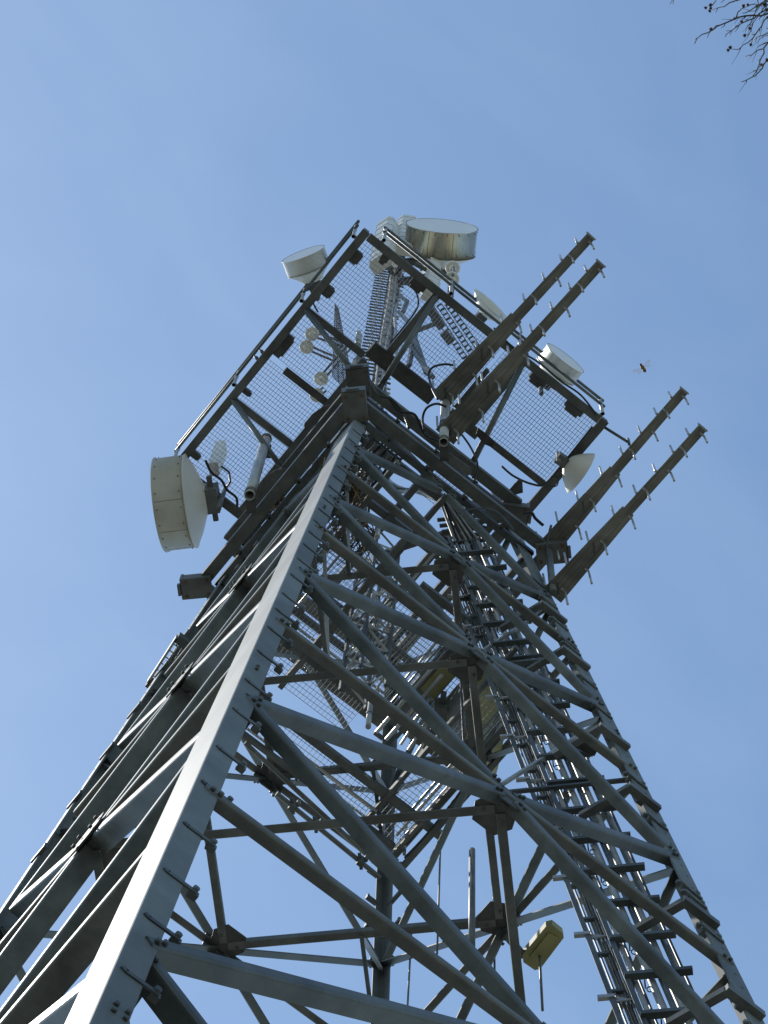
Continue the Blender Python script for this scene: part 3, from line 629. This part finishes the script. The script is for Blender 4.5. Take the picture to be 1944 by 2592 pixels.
# vertical mounting pipes
def pipe(label, a, b, r, clampz, grp=None):
    t = thing("mounting_pipe", label, "pipe", a); a, b = V(a), V(b); m = MB()
    x = V((1, 0, 0)); n = 20
    m.lathe([(0.25, r*.82), (0, r*.82), (0, r), ((b-a).length, r), ((b-a).length, r*.6)], a, b-a, n); m.build("tube", BRIGHT, t)
    for z in clampz: 
        m = MB(); c = a.lerp(b, z); m.lathe([(-.012, r*1.0), (-.012, r*1.12), (.0, r*1.12), (.0, r)], c, b-a, 16); m.lathe([(-.012, r), (-.012, r*1.12), (0, r*1.12), (0, r)], c+V((0, 0, .03)), b-a, 16)
        m.bar(c+V((r*.8, r*.8, 0)), c+V((.07, .08, 0)), .05, .05, (0, 0, 1)); m.build("pipe_clamp", DARK, t)
    return t
a = up(1123, 1120, 4.1); pipe("open-ended vertical pipe on the right holding the two upper dipole booms", a, V((a.x, a.y, 5.3)), .026, (.02, .3, .75))
a = up(632, 1254, 4.1); pipe("open-ended vertical pipe on the left below the walkway, above the bird nest", a, V((a.x, a.y, 5.28)), .030, (.03, .97))
m = MB(); a = up(1398, 1330, 4.2); m.tube([up(1400, 1500, 3.4), up(1388, 1380, 4.3)], .02, 12); o = m.build("mounting_pipe", STEEL2); tag(o, "dark pipe linking the feet of the two lower dipole booms", "pipe")
# support plate triangle for left pipe
# equipment box on the walkway, left
eb = thing("equipment_box", "pale ribbed radio box seen through the grating at the left walkway end", "box", up(542, 1180, 5.5))
a, b = up(541, 1188, 5.5), up(543, 1131, 5.9); m = MB(); m.bar(a, V((a.x, a.y, 6.0)), .085, .06, (1, 1, 0)); m.build("housing", WHITE, eb)
m = MB(); m.tube([up(560, 1180, 5.45), up(580, 1195, 5.45), up(583, 1220, 5.44), up(565, 1245, 5.44)], .007, 8); m.build("flexible_conduit", JACKET, eb)
# ------------------------------------------------------------------ stacked disc antennas and cross rods
def disc(label, px, py, z, rod_px, grp):
    t = thing("disc_antenna", label, "antenna", up(px, py, z), grp); c = up(px, py, z)
    m = MB(); m.lathe([(-.012, .0), (-.012, .040), (-.006, .046), (.012, .044), (.026, .02), (.03, 0)], c, (0, 0, 1), 24); m.lathe([(-.05, 0), (-.05, .018), (-.012, .022)], c, (0, 0, 1), 16); m.build("disc", WHITE, t)
    m = MB()
    e = up(*rod_px); d = (e-c); d2 = d.normalized().cross(V((0, 0, 1))).normalized()
    for k in (-.014, .014): m.bar(c+d2*k, e+d2*k, .012, .012)
    m.build("rod", STEEL2, t)
disc("white disc antenna head on twin rods, left of the grid panel, upper of two", 790, 845, 6.6, (870, 872, 6.6), "disc antennas on twin rods")
disc("white disc antenna head on twin rods, left of the grid panel, lower of two", 776, 878, 6.6, (850, 910, 6.6), "disc antennas on twin rods")
disc("white disc antenna head with long twin rods running up towards the grid panel", 813, 958, 6.3, (893, 868, 6.3), "disc antennas on twin rods")
disc("small white disc antenna head just below the left middle cross beam", 802, 1000, 6.2, (822, 985, 6.2), "disc antennas on twin rods")
disc("white disc antenna right of the top drum's foot, upper of the stacked two", 1146, 678, 6.3, (1143, 702, 6.0), "stacked disc antennas")
disc("white disc antenna above the right handrail, lower of the stacked two", 1144, 706, 6.05, (1136, 775, 5.45), "stacked disc antennas")
gp = thing("grid_panel", "narrow dark open grid reflector panel standing behind the left walkway grating", "antenna", up(872, 985, 6.0))
m = MB(); A_ = up(872, 985, 6.0); B_ = up(852, 775, 7.3)
wv = V((.15, .03, 0)); n = 34
for i in range(5):
    s_ = i/4; m.bar(A_+wv*(s_-.5)*1.5, B_+wv*(s_-.5)*.15 if 0 else B_+wv*(s_-.5)*.2+(A_-B_)*.0, .006, .004)
for i in range(n):
    q = i/n; c = A_.lerp(B_, q); ww = wv*(1.5*(1-q)+.2*q)*.5; m.bar(c-ww, c+ww, .008, .005)
m.build("grid", DARK, gp)
m = MB(); m.bar(up(905, 905, 6.4), up(880, 1000, 5.8), .03, .05); m.build("bracket", STEEL2, gp)
m = MB(); c = up(908, 860, 6.6); m.tube([c-V((0, 0, .15)), c+V((0, 0, .12))], .02, 8)
for k in range(4):
    for s_ in (-1, 1): m.ball(c+V((.02*s_, .02*s_, -.1+.06*k)), .016)
o = m.build("lamp_cluster", BRIGHT); tag(o, "shiny little obstruction light cluster on a stub left of the ladder", "lamp")
pt = thing("perforated_trays", "perforated steel cable trays seen through the grating right of the mast", "cable tray", up(1140, 830, 6.0))
for k, (x0, y0, x1, y1) in enumerate(((1092, 778, 1176, 905), (1112, 772, 1196, 898), (1132, 768, 1214, 886))):
    a, b = up(x0, y0, 6.0+.05*k), up(x1, y1, 6.0+.05*k); d = (b-a).normalized(); x_ = d.cross(V((0, 0, 1))); m = MB()
    for q in (-.016, .016): m.bar(a+x_*q, b+x_*q, .012, .004)
    for i in range(12): c = a.lerp(b, i/11); m.bar(c-x_*.016, c+x_*.016, .010, .012)
    m.build("tray", STEEL, pt)
for x0, y0 in ((1098, 790), (1112, 812), (1135, 850)):
    m = MB(); c = up(x0, y0, 5.9); m.bar(c-V((.04, .0, 0)), c+V((.04, .02, 0)), .05, .05); m.build("splice_box", STEEL2, pt)
# ------------------------------------------------------------------ cables, clips and clutter
def cable(label, pts, r=.006, m_=JACKET, name="cable"):
    P3 = [up(*p) for p in pts]; out = []
    for i in range(len(P3)-1):       # catmull-rom smoothing
        p0, p1, p2, p3 = P3[max(i-1, 0)], P3[i], P3[i+1], P3[min(i+2, len(P3)-1)]
        for k in range(6):
            t = k/6; out.append(.5*((2*p1)+(p2-p0)*t+(2*p0-5*p1+4*p2-p3)*t*t+(3*p1-p0-3*p2+p3)*t**3))
    out.append(P3[-1]); m = MB(); m.tube(out, r, 7); o = m.build(name, m_); tag(o, label, "cable"); return o
cable("black cable looping in a wide arc right of the mast", [(1022, 715, 5.6), (1050, 735, 5.6), (1059, 765, 5.6), (1050, 790, 5.6), (1020, 830, 5.55), (985, 872, 5.5)])
cable("black cable loop around the head of the right mounting pipe", [(1150, 925, 5.1), (1125, 922, 5.1), (1095, 930, 5.1), (1085, 950, 5.1), (1095, 985, 4.9), (1108, 1010, 4.7)], .007)
cable("black cable loop left of the right mounting pipe's middle", [(1130, 1030, 4.5), (1105, 1022, 4.5), (1080, 1033, 4.5), (1070, 1058, 4.5), (1074, 1090, 4.4)], .007)
cable("black cable hanging from the second dipole boom over the ring beam", [(1165, 1095, 4.6), (1190, 1130, 4.6), (1208, 1170, 4.5), (1205, 1200, 4.5), (1195, 1210, 4.5)], .006)
cable("black cable running along the right end beam of the walkway", [(1500, 1080, 5.3), (1460, 1130, 5.3), (1420, 1180, 5.3), (1380, 1225, 5.3), (1345, 1225, 5.3), (1300, 1205, 5.3), (1270, 1180, 5.3)], .007)
cable("black cable with a thick plug at the foot of the third dipole boom", [(1325, 1300, 4.35), (1345, 1298, 4.35), (1355, 1312, 4.35), (1375, 1330, 4.35)], .009)
cable("black cable bundle drooping under the left end beam of the walkway", [(520, 1165, 5.3), (535, 1195, 5.3), (560, 1215, 5.3), (575, 1240, 5.3), (598, 1260, 5.3), (600, 1285, 5.3)], .008)
cable("short black cable hanging from the small upper left drum", [(820, 710, 5.4), (800, 735, 5.4), (793, 765, 5.4), (805, 790, 5.4)], .005)
cable("black cable draped over the braces in the middle of the right face", [(1163, 1300, 3.4), (1185, 1290, 3.5), (1240, 1288, 3.6), (1275, 1310, 3.7), (1300, 1340, 3.9)], .004)
cable("long dark cable running down the tower's inside, centre right", [(1160, 1640, 2.6), (1165, 1700, 2.4), (1170, 1800, 2.1), (1175, 1890, 1.9)], .006)
cable("twisted dark cable along the right end of the lowest rest platform", [(1170, 2000, 2.5), (1120, 2065, 2.5), (1070, 2125, 2.5), (1025, 2172, 2.5)], .008)
cable("thin black cable along the upper right edge beam behind the dipole booms", [(1250, 830, 5.35), (1300, 880, 5.35), (1360, 915, 5.35), (1420, 965, 5.35), (1470, 1000, 5.35), (1510, 1050, 5.35)], .006)
cable("thick black cable draped from the ring beam box to the near leg top", [(935, 960, 4.7), (960, 1000, 4.6), (990, 1010, 4.6), (1020, 1045, 4.6), (1035, 1085, 4.5)], .007)
cable("tangled black cable under the upper ring beam left of the right pipe", [(985, 1005, 4.6), (1010, 1040, 4.6), (1050, 1050, 4.6), (1075, 1100, 4.6), (1110, 1120, 4.6), (1135, 1165, 4.5)], .008)
cable("grey cable sagging between the ring beams right of the near leg", [(950, 1035, 4.4), (985, 1070, 4.3), (1030, 1100, 4.3), (1080, 1150, 4.3), (1150, 1200, 4.35)], .006, GREYC)
cable("black cable dropping from the right end of the ring beam to the lower boom", [(1395, 1330, 4.2), (1385, 1375, 4.1), (1388, 1420, 4.0), (1400, 1445, 3.9)], .007)
cable("small loop of black cable beside the pointed dish", [(1395, 1205, 5.3), (1412, 1210, 5.3), (1410, 1228, 5.3), (1395, 1232, 5.3), (1388, 1220, 5.3)], .004)
def rod(label, a, b, r, m_=STEEL2, name="rod", cat="rod"):
    m = MB(); m.tube([a, b], r, 10); o = m.build(name, m_); tag(o, label, cat); return o
a = up(1195, 2152, 1.35); rod("upright grey pipe standing free in the open bay, lower centre right", a, V((a.x, a.y, .2)), .015)
a = up(1115, 2135, 2.4); rod("thin rod hanging from the end of the rest platform's long beam", a, V((a.x, a.y, 1.2)), .005)
a = up(1248, 2205, 1.9); rod("thin rod hanging beside the dark plan braces, lower right", a, V((a.x, a.y, .6)), .005)
a = up(1042, 2350, 1.9); rod("thin rod hanging just right of the far leg near the bottom", a, V((a.x, a.y, 1.0)), .005)
for lab, a, b in (("left tubular guard rail segment beside the rest platform, upper tube", (620, 1880, 2.45), (1000, 2230, 2.45)), ("long dark conduit slanting down to the far leg across the lower left bay", (700, 2008, 2.2), (962, 2222, 2.2))):
    rod(lab, up(*a), up(*b), .013, STEEL2, "conduit_pipe", "pipe")
for i, (x, y, z) in enumerate(((912, 2180, 2.2), (798, 2087, 2.2), (1118, 2070, 2.5), (740, 2040, 2.2))):
    m = MB(); c = up(x, y, z); m.bar(c-V((.0, 0, .03)), c+V((0, 0, .04)), .03, .03); m.bar(c-V((.03, .03, 0)), c+V((.03, .03, 0)), .016, .016); m.bolt(c+V((.02, -.02, 0)), (0, 0, 1), .01, .05)
    o = m.build("pipe_clip", STEEL); tag(o, ["pipe clip low on the thin conduit nearest the far leg", "pipe clip halfway along the thin conduit in the lower left bay", "pipe clip hanging under the right end of the rest platform", "pipe clip at the upper left end of the thin conduit"][i], "clip", "clips on the conduits")
for i, (x0, y0, z0, L) in enumerate(((1085, 1385, 3.4, .35), (955, 1360, 3.4, .3), (940, 1555, 2.9, .3), (932, 1840, 2.2, .35), (1000, 1120, 4.6, .3))):
    a = up(x0, y0, z0); m = MB(); m.tube([a, a+V((0, 0, L))], .014, 10); m.lathe([(L*.5-.01, .018), (L*.5+.01, .018), (L*.5+.01, .013)], a, (0, 0, 1), 10)
    o = m.build("stub_pipe", BRIGHT); tag(o, ["short bright stub pipe below the centre of the right face's upper crossing", "short bright stub pipe left of the mid braces under the nest", "short bent stub pipe above the bright plate in the tower's middle", "short pale stub pipe behind the big brace, lower middle", "short pale stub pipe tucked under the upper ring beam"][i], "pipe", "short stub pipes inside the tower")
# random small hardware inside the tower: junction plates and cleats
hw = thing("cable_tray", "cluttered horizontal cable tray with clips under the ring beams", "cable tray", (-.1, -.3, 4.6))
m = MB()
for x in (-.42, -.22): m.bar((x, -.6, 4.6), (x, .6, 4.6), .03, .012, (0, 0, 1))
m.build("tray_rail", STEEL, hw)
for i in range(14):
    y = -.58+i*.085; m = MB(); m.bar((-.42, y, 4.6), (-.22, y, 4.6), .014, .014, (0, 0, 1)); m.build("tray_rung", STEEL, hw)
for k in range(6):
    m = MB(); pts = [(-.39+k*.028+.008*math.sin(j*1.3+k), -.6+j*.12, 4.625+.01*math.cos(j*2+k)) for j in range(11)]
    m.tube(pts, .008, 6); m.build("tray_cable", JACKET if k % 2 else GREYC, hw)
# splayed feeder bundle climbing from the cable ladder to the mast foot
fb = thing("feeder_bundle", "bundle of dark feeder cables climbing from the cable ladder top towards the mast", "cable bundle", (.3, -.3, 4.7))
for k in range(9):
    ox, oy = .016*(k % 3), .016*(k//3); m = MB(); p0 = rl(.17+.012*k, 4.5, .04)
    pts = [p0, p0+V((-.01, .01, .15)), V((.20-ox+.01*math.sin(k*2), -.40+oy, 4.93)), V((.10-ox, -.33+oy+.012*math.cos(k*3), 5.12)), V((-.02+ox, -.16-oy, 5.3)), V((MX+.05*math.cos(k), MY+.05*math.sin(k), 6.0))]
    m.tube(pts, .0075, 7); m.build("feeder_cable", JACKET if k % 2 else GREYC, fb)
for q in range(5):
    p = rl(.2, 4.65+.12*q, .03); m = MB(); m.bar(p-V((.1, -.1, 0)), p+V((.08, -.08, 0)), .02, .02, (0, 0, 1)); m.build("ladder_rung", DARK, fb)
# bird nests
def nest(label, c, rad, n, orange):
    t = thing("bird_nest", label, "nest", c); m = MB(); rr = random.Random(int(c.x*1000)); m2 = MB()
    for i in range(n):
        th = rr.uniform(0, 6.28); q = rad*rr.uniform(.15, 1.0); p = c+V((q*math.cos(th), q*math.sin(th), rr.uniform(0, rad*.5))); d = V((-math.sin(th)+rr.uniform(-.8, .8), math.cos(th)+rr.uniform(-.8, .8), rr.uniform(-.5, .4))).normalized()*rad*rr.uniform(.35, .9)
        e = p+d; mid = p.lerp(e, .5)+V((rr.uniform(-.01, .01), rr.uniform(-.01, .01), rr.uniform(-.02, .0)))
        (m2 if i % 7 < orange else m).tube([p, mid, e], .0026, 4)
    m.build("twigs", NESTM, t); m2.build("straw", STRAW, t)
nest("dark twig bird nest behind the near leg, seen below the top corner", up(868, 1235, 3.9), .13, 260, 1)
nest("straggling dark twig heap hanging under the nest, left of the crossing braces", up(890, 1360, 3.5), .12, 130, 0)
nest("small straw-coloured bird nest on the left ring beam", up(708, 1272, 4.35), .055, 120, 5)
# ------------------------------------------------------------------ tree: bare beech limb entering at the top right
DT = 6.0
tb = CAM+FW*DT+RT*2.0; tb = V((tb.x, tb.y, ZG))
tree = thing("beech_tree", "bare beech tree whose husk-dotted twigs hang in at the top right corner", "tree", tb)
def tp(x, y, j=0): return at(1650+x/5.643, y/5.643, DT+j)
trunk_top = CAM+FW*(DT+.25)+RT*1.9+UPV*.3
m = MB(); n = 9; m.tube([V((tb.x, tb.y, ZG-.1)).lerp(trunk_top, i/n)+V((.03*math.sin(i*1.7), .03*math.cos(i*1.3), 0)) for i in range(n+1)], [.13*(1-.075*i) for i in range(n+1)], 14); m.build("trunk", BARK, tree)
H1 = tp(2100, 60, .05)
m = MB(); m.tube([trunk_top.lerp(V((tb.x, tb.y, ZG)), .15), trunk_top.lerp(H1, .5)+V((0, 0, .1)), tp(2500, -100, .05), H1], [.035, .02, .009, .005], 8)
for q in ((2000, -400), (2300, 500), (2100, 900)): m.tube([tp(2500, -100, .05), tp((2500+q[0])/2+40, (q[1]-100)/2, .0), tp(*q)], [.008, .005, .003], 6)
m.build("limb", BARK, tree)
TW = [
 ([(2100, 60), (1659, 190), (1560, 232), (1430, 222), (1330, 222), (1230, 245), (1150, 285), (1060, 325), (930, 375), (870, 425), (800, 465), (715, 495), (650, 545), (612, 622)], 3.4),
 ([(650, 545), (602, 572)], 1.6), ([(830, 465), (800, 500), (795, 540)], 1.8), ([(1055, 325), (1030, 370), (995, 400)], 1.8), ([(870, 425), (920, 370), (960, 360)], 1.8),
 ([(2100, 60), (1659, 120), (1540, 190), (1470, 250), (1390, 290), (1290, 335), (1220, 380), (1140, 430), (1070, 490), (1045, 520)], 2.8), ([(1140, 435), (1060, 440)], 1.5), ([(1150, 430), (1120, 500)], 1.6), ([(1260, 350), (1215, 420), (1185, 460)], 1.6), ([(1220, 375), (1150, 380)], 1.6),
 ([(1350, 232), (1310, 265), (1280, 300)], 2), ([(1210, 245), (1225, 180), (1300, 110), (1320, 80)], 2.4), ([(1320, 80), (1255, 68)], 1.6),
 ([(2200, 100), (1659, 235), (1600, 300), (1570, 370), (1530, 420), (1480, 490), (1440, 545), (1380, 600), (1310, 640), (1270, 680), (1230, 705), (1150, 700)], 2.8), ([(1270, 680), (1245, 722)], 1.6), ([(1490, 480), (1400, 505)], 1.8), ([(1540, 420), (1520, 480)], 1.6), ([(1440, 545), (1430, 600), (1410, 630)], 1.8),
 ([(1659, 470), (1590, 500), (1520, 520), (1470, 560), (1440, 590)], 2), ([(1659, 500), (1600, 520), (1580, 555)], 1.6), ([(1500, 530), (1480, 610)], 1.6),
 ([(2200, 400), (1659, 600), (1600, 690), (1605, 760), (1550, 850), (1530, 930), (1500, 1010), (1450, 1090), (1440, 1080)], 3.2), ([(1600, 690), (1500, 725), (1450, 770), (1410, 800), (1365, 870)], 2.2), ([(1420, 790), (1380, 790), (1335, 805)], 1.6), ([(1659, 600), (1540, 650), (1490, 705)], 2), ([(1550, 850), (1500, 900)], 1.6),
 ([(2200, 700), (1659, 850), (1600, 910), (1570, 980), (1530, 1030), (1470, 1085), (1410, 1115), (1350, 1140), (1285, 1172)], 3), ([(1350, 1140), (1355, 1185)], 1.5), ([(1500, 1005), (1425, 1015), (1420, 1040)], 1.6), ([(1600, 910), (1520, 970), (1500, 1010)], 2),
 ([(1900, -200), (1225, 0), (1110, 40), (1040, 85), (940, 110), (860, 138)], 2.6), ([(1060, 70), (1030, 105)], 1.6), ([(940, 120), (912, 178)], 1.6), ([(870, 70), (910, 10), (940, -60)], 2), ([(1050, -20), (980, 45)], 1.6), ([(1220, 0), (1200, 40)], 1.5),
 ([(1900, -100), (1640, 0), (1540, 60), (1460, 110), (1400, 160), (1330, 190), (1290, 190)], 2.8), ([(1700, -100), (1590, 30), (1500, 110), (1470, 200), (1430, 290), (1400, 340), (1360, 370), (1330, 460)], 2.2), ([(1659, 60), (1600, 110), (1530, 220), (1450, 320), (1390, 390)], 2.2), ([(1450, 320), (1420, 430), (1390, 480), (1340, 505)], 1.8),
 ([(1659, 15), (1560, 70), (1500, 150), (1380, 160)], 2), ([(1659, 130), (1570, 230), (1530, 270), (1540, 300)], 1.7), ([(1480, 60), (1370, 70), (1300, 60)], 1.8), ([(1500, -40), (1520, 60), (1490, 180)], 2), ([(1600, -60), (1640, 80), (1600, 170)], 2), ([(1659, 400), (1610, 415)], 1.5),
 ([(330, -60), (290, 10), (250, 60)], 1.5), ([(320, -60), (312, 30), (302, 55)], 1.5), ([(900, -300), (330, -60)], 2.4), ([(1900, -500), (900, -300)], 3.5)]
m = MB(); rr = random.Random(3)
for pts, wd in TW:
    j = rr.uniform(-.12, .12); k = len(pts)
    P3 = [tp(x+rr.uniform(-5, 5), y+rr.uniform(-5, 5), j*(i/max(k-1, 1)) + .008*math.sin(i*1.9)) for i, (x, y) in enumerate(pts)]
    m.tube(P3, [max(wd*(1.5-.85*i/max(k-1, 1)), 1.1)*.00046 for i in range(k)], 6)
    if k > 3:
        for i in range(1, k-1):
            if rr.random() < .4:
                a, b = P3[i], P3[i+1]; d = (b-a).normalized(); s_ = d.cross(FW).normalized()*rr.choice((-1, 1)); q_ = rr.uniform(.4, 1); m.tube([a, a+(d*.6+s_*.5)*.008*q_, a+(d*1.2+s_*.7)*.015*q_, a+(d*2+s_*1.0)*.022*q_], [.0009, .0007, .0005, .0003], 4)
m.build("twigs", BARK, tree)
HK = [(768, 112, 22), (838, 72, 25), (840, 118, 22), (826, 158, 22), (842, 418, 24), (1182, 268, 20), (1280, 305, 22), (1308, 85, 25), (1370, 70, 20), (1505, 85, 26), (1610, 65, 26), (1643, 140, 26), (1397, 405, 24), (1326, 507, 24), (1412, 638, 22), (1118, 678, 26), (1088, 716, 22), (1655, 250, 20), (1645, 860, 26), (1565, 925, 22)]
for x, y, r_ in HK:
    m = MB(); c = tp(x, y, rr.uniform(-.05, .05)); s0 = r_*.000163
    m.ball(c, s0, (1, 1, 1.15))
    for k in range(16): m.tube([c, c+V((rr.gauss(0, 1), rr.gauss(0, 1), rr.gauss(0, 1))).normalized()*s0*1.35], [.0008, .0003], 4)
    m.build("husk", HUSK, tree)
# ------------------------------------------------------------------ bee
bd = 3.9/S
bc = at(1627, 931, bd); bee = thing("bee", "small amber and brown bee flying in the open sky right of the tower", "insect", bc)
ua = (RT*.55-UPV*.83).normalized(); s1 = .0012   # tower units per px approx
pxu = bd/FPX
m = MB(); m.lathe([(-13*pxu, 0), (-12*pxu, 2.6*pxu), (-9*pxu, 3.6*pxu), (-6*pxu, 3.2*pxu), (-4*pxu, 4.8*pxu), (0, 5.2*pxu), (3*pxu, 3.4*pxu), (4*pxu, 4.6*pxu), (8*pxu, 4.8*pxu), (12*pxu, 2.8*pxu), (14*pxu, 0)], bc, ua, 14); m.build("body", BEEM, bee)
for k in (-1, 1):
    s_ = (RT*.83+UPV*.55)*k; m = MB()
    for j, L in ((.2, 24), (-.35, 17)):
        d = (s_-ua*j).normalized(); e = d.cross(FW).normalized(); q0 = bc+d*4*pxu-ua*1*pxu
        m.plate([q0, q0+d*L*.4*pxu+e*4*pxu, q0+d*L*.8*pxu+e*5*pxu, q0+d*L*pxu, q0+d*L*.8*pxu-e*4*pxu, q0+d*L*.4*pxu-e*2*pxu], FW, .3*pxu)
    m.build("wing", WING, bee)
for o in sc.objects:
    if '_o' in o: del o['_o']
